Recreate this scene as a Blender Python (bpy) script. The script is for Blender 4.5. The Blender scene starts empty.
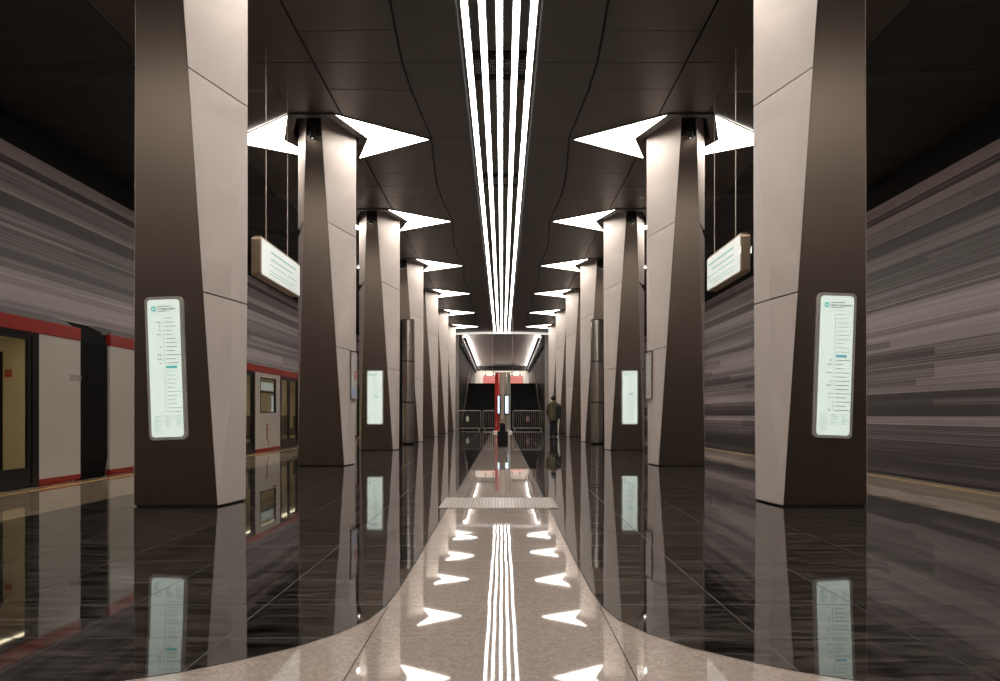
import bpy, bmesh, math, random
from mathutils import Vector, Matrix
random.seed(7)
scn = bpy.context.scene
COL = scn.collection

# ------------------------------------------------------------------ camera, world, exposure
cam_d = bpy.data.cameras.new('camera'); cam = bpy.data.objects.new('camera', cam_d); COL.objects.link(cam)
cam.location = (0.045, 0.0, 1.0); cam.rotation_euler = (math.radians(90), 0, 0)
cam_d.sensor_width = 36.0; cam_d.lens = 24.84; cam_d.shift_x = -0.0025; cam_d.shift_y = 0.0745
cam_d.clip_end = 300
scn.camera = cam
w = bpy.data.worlds.new('world'); scn.world = w; w.use_nodes = True
w.node_tree.nodes['Background'].inputs[0].default_value = (0.02, 0.018, 0.016, 1)
w.node_tree.nodes['Background'].inputs[1].default_value = 0.2
vs = scn.view_settings
scn.display_settings.display_device = 'sRGB'
vs.view_transform = 'Standard'; vs.look = 'None'; vs.gamma = 1.0; vs.use_curve_mapping = False
vs.exposure = 0.0
scn.cycles.max_bounces = 10; scn.cycles.diffuse_bounces = 5; scn.cycles.glossy_bounces = 5
scn.cycles.transparent_max_bounces = 8
scn.cycles.sample_clamp_indirect = 20.0
scn.cycles.use_denoising = True

ARROW_LIGHT = 13.5      # strength of the arrow lights
STRIP_LIGHT = 12.5      # strength of the long strips

# ------------------------------------------------------------------ dimensions
H = 6.67               # ceiling
PITCH = 6.0
YS = [8.1 + PITCH * k for k in range(7)]      # column centres, in view
YEND = 47.1            # end of the hall, the stair opening
YBACK = -6.9           # end of the built hall behind the camera
XE = 6.45              # platform edge
XW = 9.30              # track walls
DX = {-1: 0.0, 1: 0.045}   # the right row stands a little further out

# ------------------------------------------------------------------ materials
def newmat(name):
    m = bpy.data.materials.new(name); m.use_nodes = True
    nt = m.node_tree
    return m, nt, nt.nodes['Principled BSDF']

def noise_on(nt, bsdf, col, amt, scale, stretch=(1, 1, 1), detail=4.0):
    tc = nt.nodes.new('ShaderNodeTexCoord'); mp = nt.nodes.new('ShaderNodeMapping')
    mp.inputs['Scale'].default_value = stretch
    nz = nt.nodes.new('ShaderNodeTexNoise'); nz.inputs['Scale'].default_value = scale; nz.inputs['Detail'].default_value = detail
    rp = nt.nodes.new('ShaderNodeValToRGB')
    a = [max(0, c * (1 - amt)) for c in col]; b = [min(1, c * (1 + amt)) for c in col]
    rp.color_ramp.elements[0].position = 0.3; rp.color_ramp.elements[1].position = 0.7
    rp.color_ramp.elements[0].color = (*a, 1); rp.color_ramp.elements[1].color = (*b, 1)
    L = nt.links.new
    L(tc.outputs['Object'], mp.inputs[0]); L(mp.outputs[0], nz.inputs['Vector']); L(nz.outputs[0], rp.inputs[0])
    L(rp.outputs[0], bsdf.inputs['Base Color'])
    return nz, rp

def mat(name, col, rough=0.5, metal=0.0, amt=0.05, scale=6.0, stretch=(1, 1, 1), spec=0.5, emit=None, es=0.0):
    m, nt, b = newmat(name)
    b.inputs['Roughness'].default_value = rough; b.inputs['Metallic'].default_value = metal
    b.inputs['Specular IOR Level'].default_value = spec
    noise_on(nt, b, col, amt, scale, stretch)
    if emit:
        b.inputs['Emission Color'].default_value = (*emit, 1); b.inputs['Emission Strength'].default_value = es
    return m

def stone(name, col, amt, scale, stretch, rough, tile, wave, ior=1.52, fine=0.0, tint=0.12, joint=0.006):
    """polished stone slabs: joint lines, tone per slab and a very slight tilt per slab, so reflections step at the joints"""
    m, nt, b = newmat(name); L = nt.links.new; N = nt.nodes.new
    def math_(op, a, bb=None):
        n = N('ShaderNodeMath'); n.operation = op
        for i, v in enumerate((a, bb)):
            if v is None: continue
            if isinstance(v, (int, float)): n.inputs[i].default_value = v
            else: L(v, n.inputs[i])
        return n.outputs[0]
    geo = N('ShaderNodeNewGeometry')
    sp = N('ShaderNodeSeparateXYZ'); L(geo.outputs['Position'], sp.inputs[0])
    ax = math_('ABSOLUTE', sp.outputs[0])
    u = math_('DIVIDE', math_('SUBTRACT', ax, tile[2]), tile[0]); v = math_('DIVIDE', math_('SUBTRACT', sp.outputs[1], tile[3]), tile[1])
    fu, fv = math_('FLOOR', u), math_('FLOOR', v)
    ru, rv = math_('SUBTRACT', u, fu), math_('SUBTRACT', v, fv)
    sgn = math_('SIGN', sp.outputs[0])
    cb = N('ShaderNodeCombineXYZ'); L(math_('MULTIPLY', math_('ADD', fu, 0.37), sgn), cb.inputs[0]); L(fv, cb.inputs[1])
    wn = N('ShaderNodeTexWhiteNoise'); wn.noise_dimensions = '3D'; L(cb.outputs[0], wn.inputs['Vector'])
    # joints
    ju = math_('MULTIPLY', math_('MINIMUM', ru, math_('SUBTRACT', 1.0, ru)), tile[0])
    jv = math_('MULTIPLY', math_('MINIMUM', rv, math_('SUBTRACT', 1.0, rv)), tile[1])
    jj = math_('LESS_THAN', math_('MINIMUM', ju, jv), joint / 2)
    # stone pattern
    mp = N('ShaderNodeMapping'); mp.inputs['Scale'].default_value = stretch; mp.inputs['Rotation'].default_value = (0, 0, 0.25)
    off = N('ShaderNodeVectorMath'); off.operation = 'MULTIPLY_ADD'; L(wn.outputs['Color'], off.inputs[0]); off.inputs[1].default_value = (9, 9, 0)
    L(geo.outputs['Position'], off.inputs[2]); L(off.outputs[0], mp.inputs[0])
    nz = N('ShaderNodeTexNoise'); nz.inputs['Scale'].default_value = scale; nz.inputs['Detail'].default_value = 6; nz.inputs['Roughness'].default_value = 0.65
    L(mp.outputs[0], nz.inputs['Vector'])
    rp = N('ShaderNodeValToRGB'); rp.color_ramp.elements[0].position = 0.42; rp.color_ramp.elements[1].position = 0.66
    rp.color_ramp.elements[0].color = (*[c * (1 - amt) for c in col], 1); rp.color_ramp.elements[1].color = (*[c * (1 + amt) for c in col], 1)
    L(nz.outputs[0], rp.inputs[0])
    hs = N('ShaderNodeHueSaturation'); L(rp.outputs[0], hs.inputs['Color'])
    L(math_('ADD', math_('MULTIPLY', wn.outputs['Value'], 2 * tint), 1.0 - tint), hs.inputs['Value'])
    last = hs.outputs[0]
    if fine:
        vz = N('ShaderNodeTexVoronoi'); vz.inputs['Scale'].default_value = 90; L(geo.outputs['Position'], vz.inputs['Vector'])
        sv = N('ShaderNodeSeparateColor'); L(vz.outputs['Color'], sv.inputs[0])
        h2 = N('ShaderNodeHueSaturation'); L(last, h2.inputs['Color'])
        L(math_('ADD', math_('MULTIPLY', sv.outputs[0], 2 * fine), 1.0 - fine), h2.inputs['Value']); last = h2.outputs[0]
    mx = N('ShaderNodeMix'); mx.data_type = 'RGBA'; L(jj, mx.inputs['Factor']); L(last, mx.inputs['A'])
    mx.inputs['B'].default_value = (*[c * 0.5 + 0.012 for c in col], 1)
    L(mx.outputs['Result'], b.inputs['Base Color'])
    L(math_('ADD', math_('MULTIPLY', jj, 0.35), rough), b.inputs['Roughness'])
    b.inputs['IOR'].default_value = ior
    # tilt
    n2 = N('ShaderNodeTexNoise'); n2.inputs['Scale'].default_value = 1.3; n2.inputs['Detail'].default_value = 1; L(geo.outputs['Position'], n2.inputs['Vector'])
    def centred(sock, k):
        s = N('ShaderNodeVectorMath'); s.operation = 'SUBTRACT'; L(sock, s.inputs[0]); s.inputs[1].default_value = (.5, .5, .5)
        q = N('ShaderNodeVectorMath'); q.operation = 'MULTIPLY'; L(s.outputs[0], q.inputs[0]); q.inputs[1].default_value = (k, k, 0)
        return q.outputs[0]
    a1 = N('ShaderNodeVectorMath'); L(centred(wn.outputs['Color'], wave), a1.inputs[0]); L(centred(n2.outputs['Color'], wave * 1.6), a1.inputs[1])
    a2 = N('ShaderNodeVectorMath'); L(a1.outputs[0], a2.inputs[0]); L(geo.outputs['Normal'], a2.inputs[1])
    nn = N('ShaderNodeVectorMath'); nn.operation = 'NORMALIZE'; L(a2.outputs[0], nn.inputs[0])
    L(nn.outputs[0], b.inputs['Normal'])
    return m

def wall_mat(name):
    """long horizontal planks of different greys with fine streaks"""
    m, nt, b = newmat(name); L = nt.links.new; N = nt.nodes.new
    def math_(op, a, bb=None, c=None):
        n = N('ShaderNodeMath'); n.operation = op
        for i, v in enumerate((a, bb, c)):
            if v is None: continue
            if isinstance(v, (int, float)): n.inputs[i].default_value = v
            else: L(v, n.inputs[i])
        return n.outputs[0]
    geo = N('ShaderNodeNewGeometry'); sp = N('ShaderNodeSeparateXYZ'); L(geo.outputs['Position'], sp.inputs[0])
    y, z = sp.outputs[1], math_('ADD', sp.outputs[2], math_('MULTIPLY', math_('SIGN', sp.outputs[0]), 0.06))
    def layer(hh, ll, seed):
        r = math_('FLOOR', math_('DIVIDE', z, hh))
        w1 = N('ShaderNodeTexWhiteNoise'); w1.noise_dimensions = '2D'
        c1 = N('ShaderNodeCombineXYZ'); L(r, c1.inputs[0]); c1.inputs[1].default_value = seed; L(c1.outputs[0], w1.inputs['Vector'])
        yy = math_('FLOOR', math_('DIVIDE', math_('MULTIPLY_ADD', w1.outputs['Value'], 37.0, y), ll))
        c2 = N('ShaderNodeCombineXYZ'); L(r, c2.inputs[0]); L(yy, c2.inputs[1]); c2.inputs[2].default_value = seed * 1.7
        w2 = N('ShaderNodeTexWhiteNoise'); w2.noise_dimensions = '3D'; L(c2.outputs[0], w2.inputs['Vector'])
        return w2.outputs['Value']
    c, d = layer(0.157, 19.0, 4.1), layer(0.31, 50.0, 8.3)
    zr = N('ShaderNodeValToRGB'); zr.color_ramp.interpolation = 'CONSTANT'       # the order of pale and dark courses up the wall
    L(math_('DIVIDE', sp.outputs[2], 6.2), zr.inputs[0])
    table = [(0, .12), (.11, .32), (.29, .42), (.54, .25), (.76, .78), (.95, .15), (1.5, .75), (2.0, .45), (2.26, .18), (2.54, .5), (2.83, .68), (3.47, .42), (3.62, .78), (3.95, .36), (4.25, .46), (4.55, .82), (4.89, .15), (5.17, .88), (5.71, .12), (5.88, .85)]
    for i, (zz, vv) in enumerate(table):
        e = zr.color_ramp.elements[0] if i == 0 else zr.color_ramp.elements[1] if i == 1 else zr.color_ramp.elements.new(zz/6.2)
        e.position = zz/6.2; e.color = (vv, vv, vv, 1)
    a = zr.outputs[0]
    mp = N('ShaderNodeMapping'); mp.inputs['Scale'].default_value = (1, 0.12, 55); L(geo.outputs['Position'], mp.inputs[0])
    nz = N('ShaderNodeTexNoise'); nz.inputs['Scale'].default_value = 1.0; nz.inputs['Detail'].default_value = 3; L(mp.outputs[0], nz.inputs['Vector'])
    t = math_('ADD', math_('ADD', math_('MULTIPLY', a, 0.52), math_('MULTIPLY', c, 0.24)), math_('MULTIPLY', d, 0.22))
    t = math_('ADD', t, math_('MULTIPLY', math_('SUBTRACT', nz.outputs[0], 0.5), 0.55))
    rp = N('ShaderNodeValToRGB'); L(t, rp.inputs[0]); cr = rp.color_ramp
    cr.elements[0].position = 0.28; cr.elements[0].color = (0.07, 0.06, 0.057, 1)
    cr.elements[1].position = 0.84; cr.elements[1].color = (0.56, 0.47, 0.48, 1)
    e = cr.elements.new(0.42); e.color = (0.105, 0.088, 0.084, 1)
    e = cr.elements.new(0.57); e.color = (0.31, 0.255, 0.26, 1)
    L(rp.outputs[0], b.inputs['Base Color']); b.inputs['Roughness'].default_value = 0.45
    return m

def emitter(name, col, strength):
    m = bpy.data.materials.new(name); m.use_nodes = True; nt = m.node_tree; b = nt.nodes['Principled BSDF']
    b.inputs['Base Color'].default_value = (0.8, 0.8, 0.78, 1); b.inputs['Roughness'].default_value = 0.3
    nz = nt.nodes.new('ShaderNodeTexNoise'); nz.inputs['Scale'].default_value = 2.0
    mr = nt.nodes.new('ShaderNodeMapRange'); mr.inputs['To Min'].default_value = strength * 0.97; mr.inputs['To Max'].default_value = strength * 1.03
    nt.links.new(nz.outputs[0], mr.inputs[0]); nt.links.new(mr.outputs[0], b.inputs['Emission Strength'])
    b.inputs['Emission Color'].default_value = (*col, 1)
    return m

def glass_mat(name, tint):
    m = bpy.data.materials.new(name); m.use_nodes = True; nt = m.node_tree; nt.nodes.clear()
    o = nt.nodes.new('ShaderNodeOutputMaterial'); t = nt.nodes.new('ShaderNodeBsdfTransparent'); g = nt.nodes.new('ShaderNodeBsdfGlossy')
    t.inputs[0].default_value = (*tint, 1); g.inputs['Roughness'].default_value = 0.02
    f0 = nt.nodes.new('ShaderNodeFresnel'); f0.inputs[0].default_value = 1.5
    ge = nt.nodes.new('ShaderNodeNewGeometry'); f = nt.nodes.new('ShaderNodeMix'); f.data_type = 'FLOAT'
    nt.links.new(ge.outputs['Backfacing'], f.inputs[0]); nt.links.new(f0.outputs[0], f.inputs[2]); f.inputs[3].default_value = 0.0
    mx = nt.nodes.new('ShaderNodeMixShader'); L = nt.links.new
    L(f.outputs[0], mx.inputs[0]); L(t.outputs[0], mx.inputs[1]); L(g.outputs[0], mx.inputs[2]); L(mx.outputs[0], o.inputs[0])
    return m

M = {}
M['clad'] = mat('column_cladding', (0.60, 0.525, 0.485), 0.42, 0, 0.03, 2.5, (1, 1, 0.3))
M['bronze'] = mat('brushed_bronze_steel', (0.245, 0.197, 0.163), 0.46, 1.0, 0.04, 3.0, (0.6, 0.6, 30))
_m = M['bronze']; _nt = _m.node_tree; _b = _nt.nodes['Principled BSDF']      # fine upright grain, so highlights smear sideways into bands
_b.inputs['Anisotropic'].default_value = 0.85; _b.inputs['Anisotropic Rotation'].default_value = 0.0
_t = _nt.nodes.new('ShaderNodeTangent'); _t.direction_type = 'RADIAL'; _t.axis = 'Z'; _nt.links.new(_t.outputs[0], _b.inputs['Tangent'])
M['core'] = mat('dark_core', (0.015, 0.013, 0.012), 0.7)
M['capital'] = mat('dark_bronze_ceiling_plate', (0.050, 0.040, 0.033), 0.5, 0.0, 0.08, 3)
M['ceiling'] = mat('anthracite_ceiling_panel', (0.098, 0.082, 0.069), 0.42, 0.35, 0.08, 2.0, (0.5, 0.5, 1))
M['ceil_dark'] = mat('black_void', (0.006, 0.006, 0.006), 0.8)
M['ceil_track'] = mat('dark_track_ceiling_panel', (0.030, 0.028, 0.024), 0.55, 0.0, 0.08, 2)
M['dark_floor'] = stone('polished_black_granite', (0.034, 0.0285, 0.025), 0.88, 3.6, (0.8, 4.2, 1), 0.03, (0.70, 0.545, 0.50, 0.37), 0.0034, 1.68, tint=0.25)
M['light_floor'] = stone('polished_pink_grey_granite', (0.385, 0.318, 0.278), 0.05, 14, (1, 1, 1), 0.028, (1.104, 0.545, 0.552 - 1.104, 0.37), 0.0034, 1.5, fine=0.16, tint=0.04)
M['edge_floor'] = stone('polished_beige_granite', (0.34, 0.265, 0.185), 0.12, 4, (1, 1, 1), 0.03, (0.895, 0.545, 4.66, 0.37), 0.0030, 1.5, fine=0.2, tint=0.06)
M['plate'] = mat('tactile_plate_stone', (0.31, 0.26, 0.225), 0.3, 0, 0.1, 8)
M['yellow'] = mat('yellow_line', (0.62, 0.40, 0.10), 0.4)
M['wall'] = wall_mat('striped_wall_panels')
M['concrete'] = mat('dark_concrete', (0.035, 0.033, 0.032), 0.8, 0, 0.2, 3)
M['arrow'] = emitter('arrow_light_diffuser', (1.0, 0.93, 0.84), ARROW_LIGHT)
M['strip'] = emitter('strip_light_diffuser', (1.0, 0.95, 0.89), STRIP_LIGHT)
M['lens'] = emitter('spotlight_lens', (1.0, 0.93, 0.84), 0.8)
M['bar'] = emitter('end_trim_glow', (1.0, 0.94, 0.87), 0.75)  # white trim made emissive, standing in for light from the strips
M['cove'] = emitter('cove_light', (1.0, 0.95, 0.92), 24.0)
M['frame'] = mat('light_frame', (0.10, 0.085, 0.06), 0.4, 0.5)
M['case'] = mat('grey_case_metal', (0.50, 0.49, 0.44), 0.4, 0.1, 0.05, 8)
M['map'] = emitter('backlit_map', (0.66, 0.81, 0.72), 0.72)
M['print_dark'] = mat('print_dark', (0.10, 0.16, 0.15), 0.5, emit=(0.55, 0.78, 0.68), es=0.14)
M['ink'] = mat('title_ink', (0.05, 0.09, 0.085), 0.6)
M['print_grey'] = mat('print_grey', (0.28, 0.40, 0.36), 0.5, emit=(0.55, 0.78, 0.68), es=0.38)
M['print_teal'] = mat('print_teal', (0.10, 0.55, 0.50), 0.5, emit=(0.2, 0.75, 0.68), es=0.35)
M['print_blue'] = mat('print_blue', (0.12, 0.42, 0.55), 0.5, emit=(0.25, 0.6, 0.75), es=0.35)
M['print_red'] = mat('print_red', (0.5, 0.08, 0.07), 0.5)
M['sign'] = emitter('backlit_sign', (0.60, 0.78, 0.70), 0.34)
M['sign_mark'] = mat('sign_white_mark', (0.8, 0.8, 0.78), 0.4, emit=(0.8, 0.95, 0.9), es=0.6)
M['sign_case'] = mat('sign_case_beige_metal', (0.40, 0.30, 0.22), 0.35, 0.7, 0.05, 8)
M['steel'] = mat('stainless_steel', (0.50, 0.47, 0.43), 0.24, 1.0, 0.06, 3, (30, 30, 0.5))
M['cable'] = mat('steel_cable', (0.42, 0.36, 0.31), 0.4, 0.6)
M['black'] = mat('black_plastic', (0.005, 0.005, 0.005), 0.7, spec=0.25)
M['black_gloss'] = mat('black_glossy_paint', (0.012, 0.011, 0.011), 0.2)
M['rubber'] = mat('black_bellows_rubber', (0.007, 0.006, 0.006), 0.7, 0, 0.2, 4, spec=0.2)
M['train_white'] = mat('train_white_paint', (0.50, 0.46, 0.41), 0.16, 0, 0.03, 2)
M['train_red'] = mat('train_red_paint', (0.29, 0.022, 0.016), 0.25, 0, 0.06, 3)
M['train_roof'] = mat('train_grey_roof', (0.13, 0.115, 0.115), 0.5, 0, 0.08, 3)
M['train_in'] = mat('train_cream_interior', (0.66, 0.60, 0.45), 0.5, 0, 0.05, 2)
M['seat'] = mat('seat_cloth', (0.10, 0.085, 0.075), 0.8)
M['train_lamp'] = emitter('train_interior_lamp', (1.0, 0.90, 0.70), 6.0)
M['glass'] = glass_mat('train_glass', (0.84, 0.82, 0.76))
M['screen_train'] = emitter('train_screen', (0.35, 0.55, 0.62), 0.5)
M['paint_number'] = mat('number_paint', (0.16, 0.14, 0.12), 0.5)
M['poster'] = mat('pale_poster', (0.55, 0.48, 0.46), 0.25, 0, 0.08, 6)
M['poster_blue'] = mat('poster_blue_band', (0.45, 0.52, 0.68), 0.2, 0, 0.1, 6)
M['pylon_red'] = mat('red_pylon_panel', (0.62, 0.035, 0.028), 0.35)
M['pylon_grey'] = mat('grey_pylon_panel', (0.42, 0.42, 0.36), 0.35)
M['screen'] = emitter('pylon_screen', (0.55, 0.80, 1.0), 1.5)
M['white'] = mat('white_paint', (0.75, 0.72, 0.68), 0.5)
M['hall_wall'] = mat('dark_grey_stair_hall_cladding', (0.060, 0.053, 0.048), 0.5, 0, 0.15, 1.5)
M['end_wall'] = mat('grey_end_wall_panel', (0.24, 0.21, 0.19), 0.5, 0, 0.08, 1.5)
M['hall_ceiling'] = mat('stair_hall_ceiling_slats', (0.50, 0.44, 0.40), 0.4, 0, 0.15, 2, (0.2, 6, 1))
M['hall_back'] = mat('pale_lit_back_wall', (0.80, 0.72, 0.64), 0.5)
M['red_sign'] = emitter('red_lit_sign', (1.0, 0.23, 0.19), 0.66)
M['step'] = mat('dark_granite_step', (0.009, 0.0075, 0.007), 0.6, 0, 0.3, 4, spec=0.25)
M['pylon_mid'] = mat('pale_bronze_pylon_middle', (0.52, 0.43, 0.36), 0.35, 0.4, 0.10, 8, (6, 6, 0.3))
M['landing'] = emitter('landing_lamp', (1.0, 0.93, 0.86), 20.0)
M['fence'] = mat('barrier_grey_metal', (0.36, 0.31, 0.27), 0.4, 0.5)
M['plaque_w'] = mat('pale_green_plaque', (0.55, 0.60, 0.48), 0.5)
M['plaque_r'] = mat('dull_red_plaque', (0.30, 0.16, 0.15), 0.5)
M['parka'] = mat('olive_green_parka_cloth', (0.085, 0.075, 0.036), 0.85, 0, 0.25, 9)
M['trousers'] = mat('black_trousers_cloth', (0.014, 0.012, 0.018), 0.85, 0, 0.2, 9)
M['hat'] = mat('black_knit_hat', (0.012, 0.010, 0.010), 0.9)
M['skin'] = mat('skin', (0.45, 0.28, 0.21), 0.6)
M['bag'] = mat('black_bag_cloth', (0.012, 0.012, 0.014), 0.8)

# ------------------------------------------------------------------ mesh helpers
class MB:
    def __init__(s): s.v = []; s.f = []
    def add(s, vs, fs):
        o = len(s.v); s.v += [tuple(p) for p in vs]; s.f += [tuple(i + o for i in f) for f in fs]; return s
    def box(s, x0, x1, y0, y1, z0, z1):
        return s.add([(x0,y0,z0),(x1,y0,z0),(x1,y1,z0),(x0,y1,z0),(x0,y0,z1),(x1,y0,z1),(x1,y1,z1),(x0,y1,z1)],
                     [(0,3,2,1),(4,5,6,7),(0,1,5,4),(1,2,6,5),(2,3,7,6),(3,0,4,7)])
    def rows(s, rows):
        """stack of closed loops with the same count, capped at both ends"""
        n = len(rows[0]); vs = [p for r in rows for p in r]; fs = [tuple(reversed(range(n)))]
        for k in range(len(rows) - 1):
            for i in range(n):
                j = (i + 1) % n
                fs.append((k*n+i, k*n+j, (k+1)*n+j, (k+1)*n+i))
        fs.append(tuple((len(rows)-1)*n + i for i in range(n)))
        return s.add(vs, fs)
    def poly(s, pts, z0, z1):
        """plan polygon raised between z0 and z1 (numbers or functions of x,y)"""
        f = lambda z, p: z(p[0], p[1]) if callable(z) else z
        return s.rows([[(p[0], p[1], f(z0, p)) for p in pts], [(p[0], p[1], f(z1, p)) for p in pts]])
    def tube(s, pts, r, n=10):
        pts = [Vector(p) for p in pts]; rows = []
        rs = r if isinstance(r, (list, tuple)) else [r] * len(pts)
        for i, p in enumerate(pts):
            d = (pts[min(i+1, len(pts)-1)] - pts[max(i-1, 0)]).normalized()
            a = d.orthogonal() if i == 0 else None
            if i == 0: ref = d.orthogonal().normalized()
            ref = (ref - d * ref.dot(d)).normalized(); b = d.cross(ref)
            rows.append([tuple(p + (ref*math.cos(2*math.pi*k/n) + b*math.sin(2*math.pi*k/n)) * rs[i]) for k in range(n)])
        return s.rows(rows)
    def build(s, name, m, parent=None, smooth=False, bevel=0.0, seg=2):
        me = bpy.data.meshes.new(name); me.from_pydata(s.v, [], s.f); me.update()
        bm = bmesh.new(); bm.from_mesh(me); bmesh.ops.recalc_face_normals(bm, faces=bm.faces); bm.to_mesh(me); bm.free()
        if m: me.materials.append(M[m] if isinstance(m, str) else m)
        o = bpy.data.objects.new(name, me); COL.objects.link(o)
        if parent: o.parent = parent
        if smooth:
            for p in me.polygons: p.use_smooth = True
        if bevel:
            b = o.modifiers.new('bevel', 'BEVEL'); b.width = bevel; b.segments = seg; b.limit_method = 'ANGLE'; b.angle_limit = 0.6
        return o

def empty(name, loc=(0,0,0), rot=(0,0,0)):
    o = bpy.data.objects.new(name, None); COL.objects.link(o); o.location = loc; o.rotation_euler = rot; o.empty_display_size = 0.2
    return o
def tag(o, label, cat, group=None):
    o['label'] = label; o['category'] = cat
    if group: o['group'] = group
    return o
def structure(o): o['kind'] = 'structure'; return o
def children(o): return [c for c in bpy.data.objects if c.parent == o]
def copy_tree(o, parent=None):
    c = o.copy(); COL.objects.link(c)
    if parent: c.parent = parent
    for ch in children(o): copy_tree(ch, c)
    return c
def inset(poly, d):
    """offset a simple plan polygon inwards by d"""
    n = len(poly); A = sum(poly[i][0]*poly[(i+1)%n][1] - poly[(i+1)%n][0]*poly[i][1] for i in range(n))
    P = [Vector(p) for p in (poly if A > 0 else poly[::-1])]; out = []
    for i in range(n):
        a, b, c = P[i-1], P[i], P[(i+1) % n]
        d1, d2 = (b-a).normalized(), (c-b).normalized()
        n1, n2 = Vector((-d1.y, d1.x)), Vector((-d2.y, d2.x))
        k = 1 + n1.dot(n2); k = max(k, 0.25)
        q = b + (n1 + n2) * (d / k); out.append((q.x, q.y))
    return out
def rrect(w, h, r, n=6):
    pts = []
    for cx, cz, a0 in ((w/2-r, h/2-r, 0), (-w/2+r, h/2-r, 90), (-w/2+r, -h/2+r, 180), (w/2-r, -h/2+r, 270)):
        for k in range(n + 1):
            a = math.radians(a0 + 90*k/n); pts.append((cx + r*math.cos(a), cz + r*math.sin(a)))
    return pts
def text_mesh(name, s, size, m, parent, loc, rot, align='LEFT'):
    cu = bpy.data.curves.new(name, 'FONT'); cu.body = s; cu.size = size; cu.extrude = 0.0008; cu.offset = 0.012*size; cu.align_x = align; cu.align_y = 'CENTER'
    t = bpy.data.objects.new(name + '_curve', cu); COL.objects.link(t)
    dg = bpy.context.evaluated_depsgraph_get(); me = bpy.data.meshes.new_from_object(t.evaluated_get(dg))
    bpy.data.objects.remove(t); bpy.data.curves.remove(cu)
    me.materials.clear(); me.materials.append(M[m])
    o = bpy.data.objects.new(name, me); COL.objects.link(o); o.parent = parent; o.location = loc; o.rotation_euler = rot
    return o

# ------------------------------------------------------------------ the setting: floor
XD = 4.66              # dark granite to here, beige edge beyond
def flare(sign):
    # edge of the light granite: straight band that opens towards the camera
    return [(sign*x, y) for x, y in ((0.545, YEND+0.3), (0.545, 4.6), (0.55, 3.9), (0.565, 3.60), (0.61, 3.36), (0.71, 3.145), (0.85, 2.96), (1.03, 2.805), (1.20, 2.68), (1.45, 2.56), (1.8, 2.44), (2.4, 2.32), (3.2, 2.24), (XD, 2.20))]
mb = MB(); mb.box(-XD, XD, 2.20, YEND+0.3, -0.25, 0.0); mb.box(-XD, XD, YBACK, -0.6, -0.25, 0.0)
structure(mb.build('floor', 'dark_floor'))
L_, R_ = flare(-1), flare(1)
mb = MB()
for i in range(len(L_) - 1):   # strips between left and right edges, each a thin slab on the same bed
    a, b, c, d = L_[i], R_[i], R_[i+1], L_[i+1]
    mb.add([(a[0], a[1], .0015), (b[0], b[1], .0015), (c[0], c[1], .0015), (d[0], d[1], .0015)], [(3, 2, 1, 0)])
mb.box(-XD, XD, -0.6, 2.20, -0.25, 0.0015)
structure(mb.build('floor_light_granite', 'light_floor'))
for s, nm in ((-1, 'left'), (1, 'right')):
    mb = MB(); mb.box(min(s*XD, s*XE), max(s*XD, s*XE), YBACK, YEND+0.3, -0.25, 0.0)
    structure(mb.build('floor_edge_' + nm, 'edge_floor'))
    mb = MB(); mb.box(s*6.17-0.028, s*6.17+0.028, YBACK, YEND, 0.0, 0.0025)
    structure(mb.build('trim_yellow_line_' + nm, 'yellow'))
    mb = MB(); mb.box(min(s*6.35, s*6.3), max(s*6.35, s*6.3), YBACK, YEND, -1.3, -0.25); mb.box(min(s*6.3, s*(XW+.1)), max(s*6.3, s*(XW+.1)), YBACK, YEND, -1.5, -1.3)
    structure(mb.build('floor_track_' + nm, 'concrete'))
# dark line where the two stones meet
mb = MB()
for E, s in ((L_, -1), (R_, 1)):
    for i in range(len(E) - 1):
        a, b = Vector((*E[i], .0024)), Vector((*E[i+1], .0024)); d = (b - a); nrm = Vector((-d.y, d.x, 0)).normalized() * 0.004
        mb.add([a-nrm, b-nrm, b+nrm, a+nrm], [(0, 1, 2, 3)])
    mb.add([(s*.555, -.6, .0024), (s*.549, -.6, .0024), (s*.549, 3.6, .0024), (s*.555, 3.6, .0024)], [(0, 1, 2, 3)])
structure(mb.build('trim_granite_joint', 'core'))
# tactile plate across the light band
tp = empty('tactile_plate', (0, 7.84, 0.0015))
tag(tp, 'pale studded tactile paving plate lying across the light granite band', 'tactile paving')
mb = MB()
for i in range(7):
    for j in range(3):
        cx, cy = (i-3)*0.183, (j-1)*0.305
        mb.box(cx-.0905, cx+.0905, cy-.1515, cy+.1515, 0, .006)
mb.build('slab', 'plate', tp)
mb = MB()
for i in range(35):
    for j in range(24):
        cx, cy = (i-17)*0.0366, (j-11.5)*0.0381
        mb.add([(cx-.011, cy-.011, .006), (cx+.011, cy-.011, .006), (cx+.011, cy+.011, .006), (cx-.011, cy+.011, .006), (cx-.006, cy-.006, .0085), (cx+.006, cy-.006, .0085), (cx+.006, cy+.006, .0085), (cx-.006, cy+.006, .0085)],
               [(4,5,6,7),(0,1,5,4),(1,2,6,5),(2,3,7,6),(3,0,4,7)])
st = mb.build('stud', 'plate', tp); st['kind'] = 'stuff'

# ------------------------------------------------------------------ the setting: walls, ceiling
for s, nm in ((-1, 'left'), (1, 'right')):
    mb = MB(); mb.box(min(s*XW, s*(XW+.3)), max(s*XW, s*(XW+.3)), YBACK, YEND+.3, -1.5, 6.15)
    structure(mb.build('wall_' + nm, 'wall'))
    mb = MB(); mb.box(min(s*(XW+.02), s*(XW+.3)), max(s*(XW+.02), s*(XW+.3)), YBACK, YEND+.3, 6.15, 7.2)
    structure(mb.build('trim_shadow_gap_' + nm, 'ceil_dark'))
mb = MB(); mb.box(-XW-.3, XW+.3, YBACK-.3, YBACK, -1.5, 7.2)
structure(mb.build('wall_rear', 'hall_wall'))

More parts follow.
